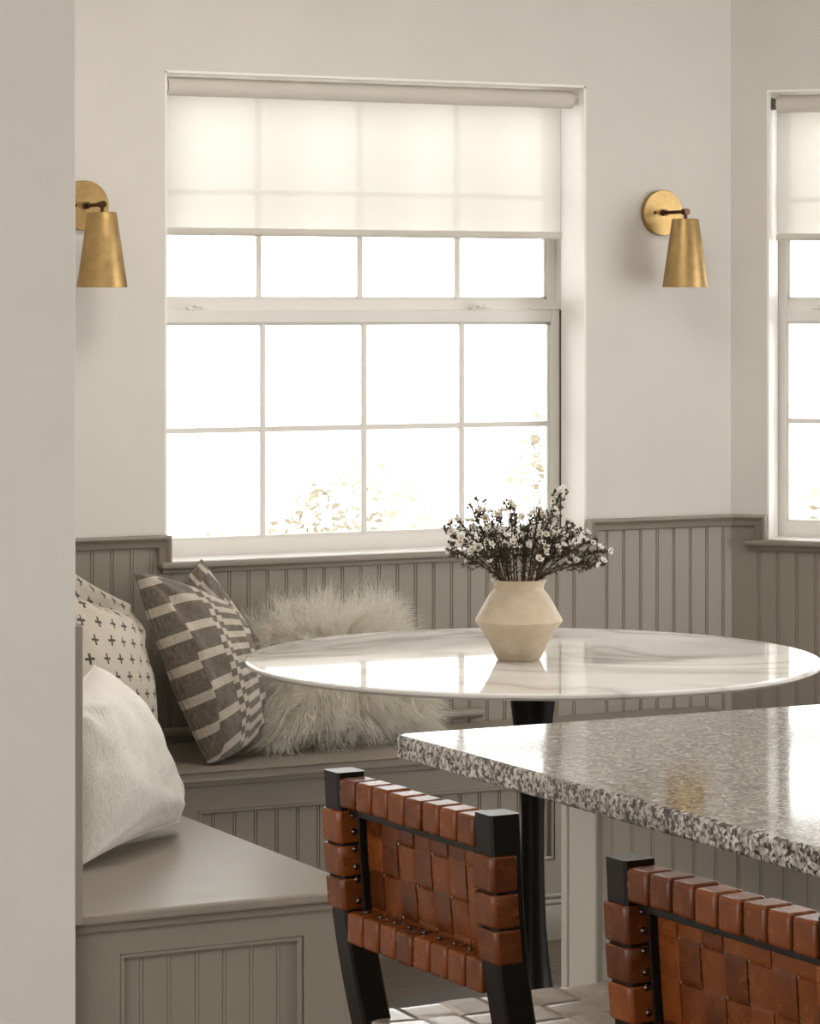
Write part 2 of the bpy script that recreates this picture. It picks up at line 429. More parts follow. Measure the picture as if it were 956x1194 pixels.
# cap moulding: (w down from top edge, d out)
CAP = [(0, -.006), (0, .022), (.005, .024), (.010, .021), (.014, .015), (.021, .012), (.027, .010), (.030, .006), (.030, -.006)]
VC = [(w, d) for w, d in CAP]
bm = NB(); sweep(bm, CAP, [(2.376, .952), (U0 + .004, .952), (U0 + .004, SILL)]); sweep(bm, CAP, [(U1 - .0, SILL), (U1 - .0, .952), (4.377, .952)])
S('trim_5', bm, M['taupe'], F_MAIN, auto=30)
bm = NB(); sweep(bm, CAP, [(0, .952), (R0 + .0, .952), (R0 + .0, SILL)]); sweep(bm, CAP, [(R1, SILL), (R1, .952), (RL, .952)]); S('trim_6', bm, M['taupe'], F_RIGHT, auto=30)
bm = NB(); sweep(bm, CAP, [(0, .952), (.724, .952)]); S('trim_7', bm, M['taupe'], F_LEFT45, auto=30)
bm = NB(); sweep(bm, CAP, [(.03, .952), (1.338, .952)]); S('trim_8', bm, M['taupe'], F_LEFT, auto=30)
# window stools
SP = [(0, -.13), (0, .022), (.004, .027), (.010, .029), (.016, .026), (.019, .020), (.019, -.006), (.012, -.006), (.012, -.13)]
def stool(Fm, a, b, o0, o1, name):
    bm = NB(); box(bm, (a, -.028, SILL - .014), (b, .008, SILL + .003), .006, 3); box(bm, (a + .01, -.012, SILL - .026), (b - .01, .005, SILL - .012), .004, 2)
    S(name, bm, M['taupe'], Fm, auto=40)
stool(F_MAIN, 2.769, 3.990, U0, U1, 'trim_9'); stool(F_RIGHT, .036, R1 + .05, R0, R1, 'trim_10')
bm = NB(); tube(bm, [(2.60, -.013, .484), (3.632, -.013, .484)], .013, 12); S('trim_11', bm, M['taupe'], F_MAIN, auto=40)

# ------------------------------------------------------------------ windows
def window(idx, Fm, o0, o1, mus):
    w = thing('window_%d' % idx, None, None, kind='structure')
    bm = NB()                                  # outer frame
    e = .030
    for a, b in (((o0 - e, .128, Z0 - .02), (o0 - e + .026, .212, Z1 + e)), ((o1 + e - .026, .128, Z0 - .02), (o1 + e, .212, Z1 + e)),
                 ((o0 - e + .026, .128, Z1 + .004), (o1 + e - .026, .212, Z1 + e)), ((o0 - e + .026, .126, Z0 - .03), (o1 + e - .026, .212, Z0 - .002))):
        box(bm, a, b, .002)
    obj('window_frame', bm, M['trimwhite'], w, Fm)
    def sash(name, v0, v1, a, b, zb0, zb1, zt0, zt1, stw, hz, mus_):
        bm = NB()
        box(bm, (a, v0, zb0), (a + stw, v1, zt1), .003); box(bm, (b - stw, v0, zb0), (b, v1, zt1), .003)
        box(bm, (a + stw - .002, v0, zb0), (b - stw + .002, v1, zb1), .003); box(bm, (a + stw - .002, v0, zt0), (b - stw + .002, v1, zt1), .003)
        # glazing bead step
        s = .006
        for p, q in (((a + stw - .001, v0 + .008, zb1 - .001), (a + stw + s, v1 - .004, zt0 + .001)), ((b - stw - s, v0 + .008, zb1 - .001), (b - stw + .001, v1 - .004, zt0 + .001)),
                     ((a + stw, v0 + .008, zb1 - .001), (b - stw, v1 - .004, zb1 + s)), ((a + stw, v0 + .008, zt0 - s), (b - stw, v1 - .004, zt0 + .001))): box(bm, p, q)
        so = obj(name, bm, M['trimwhite'], w, Fm)
        bm = NB()
        for m in mus_: box(bm, (m - .0066, v0 + .006, zb1), (m + .0066, v1 - .006, zt0), .0015)
        box(bm, (a + stw, v0 + .0065, hz - .0066), (b - stw, v1 - .0065, hz + .0066), .0015)
        obj('glazing_bar', bm, M['trimwhite'], so, Fm)
        bm = NB(); vm = (v0 + v1) / 2
        box(bm, (a + stw - .004, vm - .0015, zb1 - .004), (b - stw + .004, vm + .0015, zt0 + .004)); obj('glass_pane', bm, M['glass'], so, Fm)
        return so
    lo = sash('lower_sash', .134, .162, o0 - .002, o1 - .0035, Z0 - .001, .926, 1.452, 1.484, .026, 1.1916, mus)
    up = sash('upper_sash', .168, .196, o0 - .004, o1 + .004, 1.476, 1.5115, 2.020, 2.056, .024, 1.7734, [m + .005 for m in mus])
    bm = NB(); box(bm, (o1 - .0036, .138, Z0), (o1 + .008, .150, 1.484)); box(bm, (o0 - .008, .138, Z0), (o0 - .0016, .150, 1.484)); obj('weatherstrip', bm, M['bracket'], w, Fm)
    for k, f in enumerate((.12, .80)):
        u = o0 + (o1 - o0) * f
        bm = NB(); box(bm, (u - .026, .138, 1.484), (u + .026, .158, 1.490), .002); box(bm, (u - .010, .134, 1.489), (u + .012, .150, 1.4965), .002)
        obj('sash_lock', bm, M['trimwhite'], lo, Fm)
    bm = NB(); box(bm, (o1 - .085, .132, 1.4835), (o1 - .004, .162, 1.4895), .002); obj('tilt_latch', bm, M['trimwhite'], lo, Fm)
    return w
window(1, F_MAIN, U0, U1, (3.107, 3.3837, 3.6598))
window(2, F_RIGHT, R0, R1, (R0 + .255, R0 + .484, R0 + .713))

def blind(Fm, o0, o1, base, label):
    t = thing('roller_blind', label, 'window blind', base, group=None)
    bm = NB(); tube(bm, [(o0 + .018, .052, 2.019), (o1 - .019, .052, 2.019)], .0225, 24); obj('roller_tube', bm, M['blindbar'], t, Fm, auto=40)
    for u in (o0, o1):
        s = 1 if u == o0 else -1
        bm = NB(); box(bm, (u + s * .001, .034, 2.004), (u + s * .006, .070, 2.036), .002); tube(bm, [(u + s * .004, .052, 2.019), (u + s * .019, .052, 2.019)], .014, 16)
        obj('bracket', bm, M['bracket'] if s > 0 and Fm is F_RIGHT else M['trimwhite'], t, Fm)
    bm = NB(); bm.faces.new([bm.verts.new(p) for p in ((o0 + .012, .074, 1.678), (o1 - .036, .074, 1.678), (o1 - .036, .074, 2.019), (o0 + .012, .074, 2.019))]); obj('sheer_fabric', bm, M['blind'], t, Fm)
    bm = NB(); box(bm, (o0 + .010, .066, 1.664), (o1 - .034, .082, 1.682), .005, 3); obj('bottom_bar', bm, M['blindbar'], t, Fm, auto=40)
    return t
blind(F_MAIN, U0, U1, (3.37, 6.83, 2.02), 'half-lowered sheer cream roller blind in the large middle window')
blind(F_RIGHT, R0, R1, (4.8, 6.4, 2.02), 'half-lowered sheer roller blind in the right window cut by the frame edge')

# ------------------------------------------------------------------ wall sconces
def sconce(label):
    t = thing('wall_sconce', label, 'wall lamp', (4.166, 6.79, 1.733), world=False, group='brass wall sconces beside the window')
    R = Matrix.Rotation(PI / 2, 4, 'X')
    bm = NB(); lathe(bm, [(0, 0), (.0575, 0), (.0585, .002), (.0585, .015), (.057, .0175), (0, .018)], 64)
    obj('backplate', bm, M['brass'], t, R, auto=30)
    bm = NB()
    for sx in (-.026,): lathe(bm, [(0, .018), (.0042, .018), (.004, .0205), (0, .0215)], 16, (sx, 0, 0))
    obj('screw', bm, M['bronze'], t, R, auto=40)
    bm = NB(); tube(bm, [(0, -.016, 0), (0, -.03, 0)], .0085, 20); tube(bm, [(0, -.022, 0), (0, -.125, 0)], .0048, 14); tube(bm, [(0, -.112, 0), (0, -.132, 0)], .0080, 20)
    tube(bm, [(0, -.1235, .002), (0, -.1235, -.022)], .0045, 14)
    obj('arm', bm, M['bronze'], t, None, auto=40)
    c = (.0, -.122, 0)
    prof = [(0, -.018), (.031, -.018), (.0335, -.0195), (.0345, -.023), (.0585, -.190), (.0585, -.1915), (.0570, -.1915), (.033, -.025), (.031, -.0215), (0, -.0215)]
    bm = NB(); lathe(bm, prof, 64, c); obj('lamp_shade', bm, M['brass'], t, None, auto=30)
    bm = NB(); lathe(bm, [(0, -.05), (.012, -.05), (.013, -.075), (.022, -.10), (.026, -.122), (.02, -.142), (0, -.15)], 24, c)
    tube(bm, [(0, c[1], -.021), (0, c[1], -.053)], .0125, 16)
    obj('bulb', bm, M['bulb'], t, None, smooth=True)
    return t
s1 = sconce('brass wall sconce with cone shade right of the large window')
s2 = dup(s1); s2.location = (2.587, 6.79, 1.729); s2['label'] = 'brass wall sconce left of the large window, partly behind the white wall'

# ------------------------------------------------------------------ built-in bench
def profile_prism(bm, pts, x0, x1):
    pass
bench = thing('built_in_bench', 'taupe L-shaped built-in bench with beadboard panels under the window', 'bench', (2.42, 6.3, 0))
XB = 4.30
bm = NB()
def slab(bm, poly, z0, z1, bev):
    lo = [bm.verts.new((x, y, z0)) for x, y in poly]; hi = [bm.verts.new((x, y, z1)) for x, y in poly]
    fs = [bm.faces.new(lo[::-1]), bm.faces.new(hi)]; n = len(poly)
    for i in range(n): fs.append(bm.faces.new((lo[i], lo[(i + 1) % n], hi[(i + 1) % n], hi[i])))
    es = [e for f in fs[:2] for e in f.edges]
    bmesh.ops.bevel(bm, geom=list(set(es)), offset=bev, segments=3, profile=.5, affect='EDGES')
slab(bm, [(1.876, 4.932), (2.423, 4.932), (2.423, 6.318), (XB, 6.318), (XB, 6.779), (2.385, 6.779), (1.876, 6.262)], .440, .460, .006)
obj('seat', bm, M['seat'], bench)
bm = NB()    # cove under the seat
for a, b in (((1.868, 4.946, .424), (2.410, 4.97, .441)), ((2.39, 4.95, .424), (2.410, 6.33, .441)), ((2.40, 6.331, .424), (XB, 6.36, .441))): box(bm, a, b, .004)
obj('cove_moulding', bm, M['taupe'], bench)
def face(bm, Fm, u0, u1, p0, p1, pz0, pz1, top=.428):
    box(bm, (u0, 0, 0), (p0, .03, top)); box(bm, (p1, 0, 0), (u1, .03, top)); box(bm, (p0, 0, pz1), (p1, .03, top)); box(bm, (p0, 0, 0), (p1, .03, pz0))
    bmesh.ops.transform(bm, matrix=Fm, verts=bm.verts)
def panel(Fm, p0, p1, pz0, pz1, st):
    bm = NB(); bead(bm, p0, p1, pz0, pz1, .012, .01, .052, st); q = obj('beadboard_panel', bm, M['taupe'], bench, Fm)
    bm = NB(); s = .010
    for a, b in (((p0, .002, pz0), (p0 + s, .013, pz1)), ((p1 - s, .002, pz0), (p1, .013, pz1)), ((p0, .0021, pz1 - s), (p1, .013, pz1)), ((p0, .0021, pz0), (p1, .013, pz0 + s))): box(bm, a, b, .004, 2)
    obj('panel_bead', bm, M['taupe'], q, Fm)
Fa = frame_mat(0, 4.955, 0); Fb = frame_mat(0, 6.343, 0); Fc = frame_mat(2.405, 4.955, PI / 2)
bm = NB(); face(bm, Fa, 1.868, 2.405, 1.955, 2.304, .13, .382); obj('face_frame', bm, M['taupe'], bench)
panel(Fa, 1.955, 2.304, .13, .382, 1.995)
bm = NB(); face(bm, Fb, 2.405, XB, 2.688, 3.602, .187, .370); obj('face_frame', bm, M['taupe'], bench)
panel(Fb, 2.688, 3.602, .187, .370, 2.725)
bm = NB(); face(bm, Fc, .03, 1.388, .12, 1.25, .13, .382); obj('face_frame', bm, M['taupe'], bench)
panel(Fc, .12, 1.25, .13, .382, .16)
bm = NB(); box(bm, (2.42, 6.329, 0), (XB, 6.3435, .085), .003); box(bm, (2.42, 6.325, .085), (XB, 6.3435, .098), .005, 3); box(bm, (2.42, 6.333, .098), (XB, 6.3435, .112), .005, 3)
obj('base_moulding', bm, M['taupe'], bench, auto=40)
bm = NB(); box(bm, (1.868, 4.941, 0), (2.42, 4.9555, .085), .003); box(bm, (1.868, 4.937, .085), (2.42, 4.9555, .098), .005, 3); box(bm, (2.4045, 4.941, 0), (2.42, 6.329, .098), .003)
obj('base_moulding', bm, M['taupe'], bench, auto=40)

# ------------------------------------------------------------------ cushions
def sgnpow(x, p): return math.copysign(abs(x) ** p, x)
def pillow_grid(TL, TR, BR, BL, thick, n=44, k=.07, seed=0, wr=.006, back=.8, ears=0., fpow=.55):
    TL, TR, BR, BL = map(Vector, (TL, TR, BR, BL))
    nrm = ((TR - TL + BR - BL).cross(TL - BL + TR - BR)).normalized()
    sx = (TR - TL).length
    def pos(u, v, side):           # u, v in -1..1
        uu = u * (1 - k * (1 - v * v)); vv = v * (1 - k * (1 - u * u))
        a, b = (uu + 1) / 2, (vv + 1) / 2
        p = BL * (1 - a) * (1 - b) + BR * a * (1 - b) + TR * a * b + TL * (1 - a) * b
        f = max(0, (1 - abs(u) ** 2.6) * (1 - abs(v) ** 2.6)) ** fpow
        q = Vector((u * 1.7 + seed * 3.1, v * 1.7 - seed, seed * .7 + side))
        w = mn.noise(q) * 1.6 + mn.noise(q * 2.7) * .7
        # creases fanning from the corners
        e = min(1 - abs(u), 1 - abs(v)); cr = math.sin(11 * math.atan2(1.05 - abs(v), 1.05 - abs(u)) + seed) * math.exp(-((e - .18) / .16) ** 2)
        edge = min(1, e * 5)
        d = thick * (f if side > 0 else -f * back) + wr * (w + .8 * cr) * edge
        return p + nrm * d
    return pos, nrm
def pillow(name, label, corners, thick, mat, n=44, group=None, cat='cushion', parent=None, **k):
    pos, nrm = pillow_grid(*corners, thick, **k)
    bm = NB(); uvl = bm.loops.layers.uv.new('UVMap')
    def ax(i): x = 2 * i / n - 1; return math.sin(x * PI / 2) * .55 + x * .45
    idx = {}
    def vert(i, j, s):
        key = (i, j, s if 0 < i < n and 0 < j < n else 0)
        if key not in idx: idx[key] = bm.verts.new(pos(ax(i), ax(j), s))
        return idx[key]
    for s in (1, -1):
        for i in range(n):
            for j in range(n):
                ij = [(i, j), (i + 1, j), (i + 1, j + 1), (i, j + 1)]
                if s < 0: ij = ij[::-1]
                f = bm.faces.new([vert(a, b, s) for a, b in ij])
                for l, (a, b) in zip(f.loops, ij): l[uvl].uv = ((ax(a) + 1) / 2, (ax(b) + 1) / 2)
    c = sum((Vector(x) for x in corners), Vector()) / 4
    base = Vector((c.x, c.y, min(x[2] for x in corners)))
    bmesh.ops.translate(bm, vec=-base, verts=bm.verts)
    o = obj(name, bm, mat, None, smooth=True); o.location = base
    o['label'] = label; o['category'] = cat
    if group: o['group'] = group
    # seam piping / edge stitch
    bm = NB(); loop = [(-1 + 2 * i / 24, -1) for i in range(24)] + [(1, -1 + 2 * i / 24) for i in range(24)] + [(1 - 2 * i / 24, 1) for i in range(24)] + [(-1, 1 - 2 * i / 24) for i in range(25)]
    tube(bm, [pos(u, v, 0) - base for u, v in loop], .0013, 6)
    obj('seam', bm, M['stripe_seam'] if mat is M['stripe'] else mat, o, smooth=True)
    return o, pos, nrm, base

pillow('throw_pillow', 'white textured throw pillow leaning on the near end of the bench',
       [(1.998, 5.400, 0.756), (2.168, 5.628, 0.797), (2.353, 5.646, 0.477), (2.020, 5.322, 0.469)], .105, M['slub'], k=.045, seed=2.3, wr=.007, fpow=.5)
pillow('throw_pillow', 'cream pillow printed with dark plus signs, in front of its matching one',
       [(2.372, 6.421, 0.877), (2.637, 6.601, 0.788), (2.650, 6.483, 0.480), (2.340, 6.281, 0.462)], .085, M['plus'], seed=4.1, back=.5, group='plus sign pillows in the bench corner')
pillow('throw_pillow', 'cream plus sign pillow leaning back in the corner, topmost edge by the wall',
       [(2.432, 6.638, 0.942), (2.676, 6.716, 0.798), (2.710, 6.676, 0.511), (2.414, 6.535, 0.527)], .04, M['plus'], seed=5.7, back=.5, group='plus sign pillows in the bench corner')
pillow('throw_pillow', 'grey and cream woven stripe pillow standing upright in front on the bench',
       [(2.618, 6.544, 0.886), (2.862, 6.554, 0.790), (2.907, 6.509, 0.503), (2.733, 6.395, 0.466)], .100, M['stripe'], n=60, seed=1.2, k=-.05, fpow=.42, back=.4, wr=.008, group='striped pillows')
pillow('throw_pillow', 'striped pillow with one corner up, behind the grey woven stripe pillow',
       [(2.832, 6.659, 0.902), (2.962, 6.593, 0.692), (2.883, 6.611, 0.448), (2.719, 6.694, 0.738)], .055, M['stripe'], seed=8.4, k=-.03, fpow=.45, back=.4, group='striped pillows')

fcorn = [(2.958, 6.662, 0.736), (3.332, 6.720, 0.738), (3.379, 6.561, 0.493), (2.913, 6.484, 0.498)]
fp, fpos, fn, fbase = pillow('fur_pillow', 'fluffy long-haired cream fur pillow leaning on the wainscot behind the round table', fcorn, .105, M['furbase'], seed=3.3, fpow=.45)
bm = NB()
rnd = random.Random(11)
def strand(p, d, L, r, grav, swirl):
    pts = []; q = Vector(p); dd = Vector(d)
    for s in range(6):
        pts.append(q.copy()); q = q + dd * (L / 5); dd = (dd + Vector((swirl.x, swirl.y, -grav + swirl.z)) * .35).normalized()
    a = dd.cross(Vector((rnd.random() - .5, rnd.random() - .5, rnd.random() - .5))).normalized(); prev = None
    b = dd.cross(a).normalized()
    for s, q in enumerate(pts):
        w = r * (1 - s / 5.4)
        ring = [bm.verts.new(q + (a * math.cos(t) + b * math.sin(t)) * w) for t in (0, 2.094, 4.189)]
        if prev:
            for k in range(3): bm.faces.new((prev[k], prev[(k + 1) % 3], ring[(k + 1) % 3], ring[k]))
        prev = ring
for c in range(1150):
    u = rnd.uniform(-1, 1); v = rnd.uniform(-1, 1); side = 1 if rnd.random() < .8 else -1
    P0 = fpos(u, v, side)
    dn = (fpos(min(1, u + .05), v, side) - fpos(max(-1, u - .05), v, side)).cross(fpos(u, min(1, v + .05), side) - fpos(u, max(-1, v - .05), side))
    if dn.length < 1e-9: dn = fn.copy()
    dn = dn.normalized() * (1 if side > 0 else -1)
    if dn.dot(fn) * side < 0: dn = -dn
    outw = (fpos(u, v, 0) - fpos(0, 0, 0)).normalized()
    topness = max(0, v)
    g = .10 if v > .55 else .42
    dirc = (dn * .55 + outw * (.9 if max(abs(u), abs(v)) > .6 else .35) + Vector((0, 0, .35 * topness - .35 * (1 - topness)))).normalized()
    sw = Vector((rnd.gauss(0, .6), rnd.gauss(0, .3), rnd.gauss(0, .4)))
    Lc = rnd.uniform(.05, .105) * (.85 if side < 0 else 1)
    for k in range(11):
        uu = max(-1, min(1, u + rnd.gauss(0, .028))); vv = max(-1, min(1, v + rnd.gauss(0, .028)))
        p = fpos(uu, vv, side) - fbase
        d = (dirc + Vector((rnd.gauss(0, .16), rnd.gauss(0, .16), rnd.gauss(0, .16)))).normalized()
        strand(p, d, Lc * rnd.uniform(.75, 1.15), .0010, g, sw)
# keep strands above the seat and in front of the wall
for vv in bm.verts:
    w = vv.co + fbase
    if w.z < .4625: vv.co.z = .4625 - fbase.z + .001 * rnd.random()
    if w.y > 6.774: vv.co.y = 6.774 - fbase.y
    if w.z < .465 and w.y < 6.31: vv.co.y = 6.312 - fbase.y
obj('fur', bm, M['fur'], fp, kind='stuff', smooth=True)

# ------------------------------------------------------------------ round table
TC = Vector((3.119, 5.586, 0))
tb = thing('pedestal_table', 'round white marble pedestal table in front of the window bench', 'table', TC, world=False)
bm = NB(); R = .597; ZT = .767
lathe(bm, [(0, ZT), (R - .006, ZT), (R - .002, ZT - .001), (R, ZT - .0035), (R - .001, ZT - .0085), (R - .012, ZT - .0145), (R - .05, ZT - .018), (0, ZT - .018)], 160)
obj('tabletop', bm, M['marble'], tb, auto=8)
bm = NB(); lathe(bm, [(0, .7488), (.055, .7488), (.0545, .742), (.0495, .70), (.041, .63), (.033, .56), (.0265, .50), (.0242, .44), (.0238, .36), (.0248, .29), (.028, .21), (.0345, .14), (.043, .08), (.054, .04), (.068, .026), (0, .026)], 48)
obj('pedestal', bm, M['blackmetal'], tb, auto=40)
bm = NB(); lathe(bm, [(0, .0), (.345, .0), (.352, .004), (.350, .012), (.335, .0165), (.20, .022), (.07, .0275), (0, .0275)], 96)
obj('base', bm, M['basemetal'], tb, auto=40)

# ------------------------------------------------------------------ vase and sprigs
VX, VY, VZ0 = 3.077, 5.570, .7672
vprof = [(0, .0), (.043, .0), (.0455, .003), (.060, .034), (.076, .0605), (.0885, .0765), (.0905, .0805), (.0885, .0850), (.076, .108), (.062, .132), (.0530, .1425), (.0510, .1465), (.0515, .150), (.0540, .157), (.0580, .1645), (.0560, .1655), (.0520, .160), (.0475, .150), (.050, .142), (.07, .11), (.084, .0805), (.055, .034), (.04, .008), (0, .008)]
bm = NB(); lathe(bm, vprof, 96)
va = obj('vase', bm, M['ceramic'], None, auto=50); va.location = (VX, VY, VZ0)
va['label'] = 'cream angular stoneware vase on the round marble table'; va['category'] = 'vase'
CR = Vector((.8918, -.4524, 0)); CD = Vector((.4524, .8918, 0))     # rightwards / away, seen from the kitchen
rnd = random.Random(5)
def leaf(bm, p, d, L, w):
    d = d.normalized(); a = d.cross(Vector((rnd.gauss(0, 1), rnd.gauss(0, 1), rnd.gauss(0, 1)))).normalized(); n = d.cross(a)
    P = [p, p + d * L * .35 + a * w, p + d * L + n * w * .4, p + d * L * .35 - a * w, p + d * L * .4 + n * w * .7]
    v = [bm.verts.new(q) for q in P]
    bm.faces.new((v[0], v[1], v[4])); bm.faces.new((v[1], v[2], v[4])); bm.faces.new((v[2], v[3], v[4])); bm.faces.new((v[3], v[0], v[4]))
def ball(bm, p, r, sy=1.2):
    m = Matrix.Translation(p) @ Matrix.Diagonal((r, r, r * sy, 1)); bmesh.ops.create_icosphere(bm, subdivisions=1, radius=1, matrix=m)
def blossom(parent, p, d, r):
    d = d.normalized(); a = d.orthogonal().normalized(); b = d.cross(a)
    bm = NB()
    for k in range(5):
        t = 2 * PI * k / 5 + rnd.random() * .3; o = a * math.cos(t) + b * math.sin(t); s = d.cross(o)
        rows = [(0, .0, .12), (.35, .10, .42), (.75, .42, .60), (.98, .85, .40), (.92, 1.05, .08)]
        pr = None
        for ro, h, w in rows:
            c = p + o * r * ro + d * r * h
            ring = [bm.verts.new(c - s * r * w), bm.verts.new(c + o * r * .12 - d * r * .05), bm.verts.new(c + s * r * w)]
            if pr:
                for q in range(2): bm.faces.new((pr[q], pr[q + 1], ring[q + 1], ring[q]))
            pr = ring
    f = obj('blossom', bm, M['petal'], parent, smooth=True)
    bm = NB(); ball(bm, p + d * r * .30, r * .36, 1)
    obj('flower_centre', bm, M['flowereye'], f, smooth=True)
def sprig(tip, bow, label, nb, fl, dens=1.0):
    """tip = (right, away, up) from the vase mouth"""
    t = thing('flower_sprig', label, 'flower', (VX, VY, VZ0 + .012), world=False, group='waxflower sprigs in the vase')
    M0 = Vector((0, 0, .146))
    end = CR * tip[0] + CD * tip[1] + Vector((0, 0, .1535 + tip[2]))
    hd = Vector((end.x, end.y, 0)); hl = max(hd.length, 1e-4); hn = hd / hl
    rim = hn * min(.040, hl * .5) + Vector((0, 0, .1535))
    foot = -hn * min(.026, hl * .4) + Vector((rnd.gauss(0, .006), rnd.gauss(0, .006), .004))
    def bz(s):
        c = rim + (end - rim) * .5 + Vector((0, 0, bow))
        return rim * (1 - s) ** 2 + c * 2 * s * (1 - s) + end * s * s
    main = [foot, foot.lerp(rim, .6)] + [bz(i / 9) for i in range(10)]
    bm = NB(); tube(bm, main, [.0016] * 3 + [.0015 - .0009 * i / 9 for i in range(9)], 6)
    fo = NB(); heads = []
    br = []
    for i in range(nb):
        s = rnd.uniform(.25, .92); p = bz(s); tan = (bz(min(1, s + .05)) - bz(s - .05)).normalized()
        side = Vector((rnd.gauss(0, 1), rnd.gauss(0, 1), rnd.gauss(0, .8))); side = (side - tan * side.dot(tan)).normalized()
        L = rnd.uniform(.022, .055) * (1.15 - s * .6)
        q1 = p + (tan * .6 + side * .7).normalized() * L * .5; q2 = q1 + (tan * .9 + side * .35 + Vector((0, 0, .3))).normalized() * L * .5
        tube(bm, [p, q1, q2], [.0009, .0007, .0005], 5); br.append((p, q1, q2, tan)); heads.append((q2, (q2 - q1)))
    heads.append((end, bz(1) - bz(.9)))
    obj('stem', bm, M['stem'], t, smooth=True)
    for k in range(int(60 * dens)):
        s = rnd.random() ** .95; p = bz(.02 + .98 * s); tan = bz(min(1, .17 + .85 * s)) - bz(.1 + .85 * s)
        leaf(fo, p, tan.normalized() * .8 + Vector((rnd.gauss(0, .5), rnd.gauss(0, .5), rnd.gauss(0, .4))), rnd.uniform(.008, .016), rnd.uniform(.0012, .0021))
    for p, q1, q2, tan in br:
        for k in range(int(9 * dens)):
            s = rnd.random(); a = p.lerp(q1, s * 2) if s < .5 else q1.lerp(q2, s * 2 - 1)
            leaf(fo, a, (q2 - p).normalized() * .7 + Vector((rnd.gauss(0, .5), rnd.gauss(0, .5), rnd.gauss(0, .4))), rnd.uniform(.006, .013), rnd.uniform(.0012, .002))
    rnd.shuffle(heads)
    for k, (p, d) in enumerate(heads):
        if k >= fl:
            for m in range(3): ball(fo, p + Vector((rnd.gauss(0, .003), rnd.gauss(0, .003), rnd.gauss(0, .003))), rnd.uniform(.0016, .0028), 1.3)
    obj('foliage', fo, M['leafdark'], t)
    for p, d in heads[:fl]:
        dd = d.normalized() + Vector((rnd.gauss(0, .4), rnd.gauss(0, .4) , rnd.gauss(.1, .3))) - CD * .35
        blossom(t, p, dd, rnd.uniform(.0062, .0085))
SPR = [(-.150, -.02, .098, .012), (-.128, .03, .120, .02), (-.142, -.05, .062, .014), (-.118, -.06, .088, .02), (-.100, .02, .150, .02), (-.088, -.03, .166, .015), (-.070, .05, .138, .01),
       (-.055, -.05, .120, .01), (-.040, .02, .130, .0), (-.018, -.02, .158, .0), (-.006, .04, .120, .0), (.012, -.05, .110, .0), (.024, .03, .128, .0), (.040, -.01, .145, .0),
       (.055, .05, .130, .01), (.070, -.03, .160, .01), (.086, .02, .178, .015), (.098, -.05, .120, .02), (.108, .03, .105, .02), (.118, .05, .092, .02), (-.03, -.07, .075, .02), (.05, -.075, .07, .02),
       (-.085, -.075, .07, .02), (.02, .075, .09, .01), (-.05, .08, .09, .01), (.075, .08, .085, .02)]
for i, (r, a, u, b) in enumerate(SPR):
    lab = 'waxflower sprig with white blossoms among the upright stems in the cream vase'
    if i == 16: lab = 'tallest waxflower sprig on the right of the cream vase bouquet'
    if i == 5: lab = 'tallest waxflower sprig on the left of the cream vase bouquet'
    if i == 2: lab = 'lowest waxflower sprig spreading left from the cream vase'
    sprig((r, a, u), b, lab, rnd.randint(7, 10), rnd.randint(3, 5))
for r, a, u, b, lab in ((.186, .0, .058, .022, 'longest waxflower sprig reaching far right out of the cream vase'), (.172, -.03, .034, .022, 'drooping waxflower sprig low on the right of the cream vase'), (.160, .03, .080, .02, 'bushy waxflower sprig at right, just above the drooping one')):
    sprig((r, a, u), b, lab, 11, 4, 1.5)

# ------------------------------------------------------------------ kitchen island
isl = thing('kitchen_island', 'taupe beadboard kitchen island base with a pale corner post', 'kitchen island', (2.6, 2.6, 0))
FI = frame_mat(2.135, 3.63, -PI / 2)          # side facing the stools: u runs towards the camera
bm = NB(); bead(bm, 0.0, 2.35, .0, .885, 0, .02, .052, .022); obj('beadboard_panel', bm, M['taupe'], isl, FI)
bm = NB(); box(bm, (2.155, 1.25, 0), (3.10, 3.66, .886)); obj('cabinet_body', bm, M['taupe'], isl)
bm = NB(); box(bm, (2.124, 3.630, 0), (2.16, 3.704, .886), .003); box(bm, (2.122, 3.706, 0), (2.16, 3.722, .886), .003); obj('corner_post', bm, M['postpaint'], isl, label='pale greige corner post')
bm = NB(); box(bm, (2.16, 3.66, 0), (3.10, 3.70, .886), .002); obj('end_panel', bm, M['taupe'], isl)
bm = NB()
n = 60
poly = [(1.890, 1.20), (3.20, 1.20), (3.20, 3.722), (1.876, 3.722), (1.862, 3.708)]
slab(bm, poly, .8885, .920, .005)
wt = obj('countertop', bm, M['granite'], None); wt['label'] = 'speckled grey granite countertop overhanging the island'; wt['category'] = 'countertop'

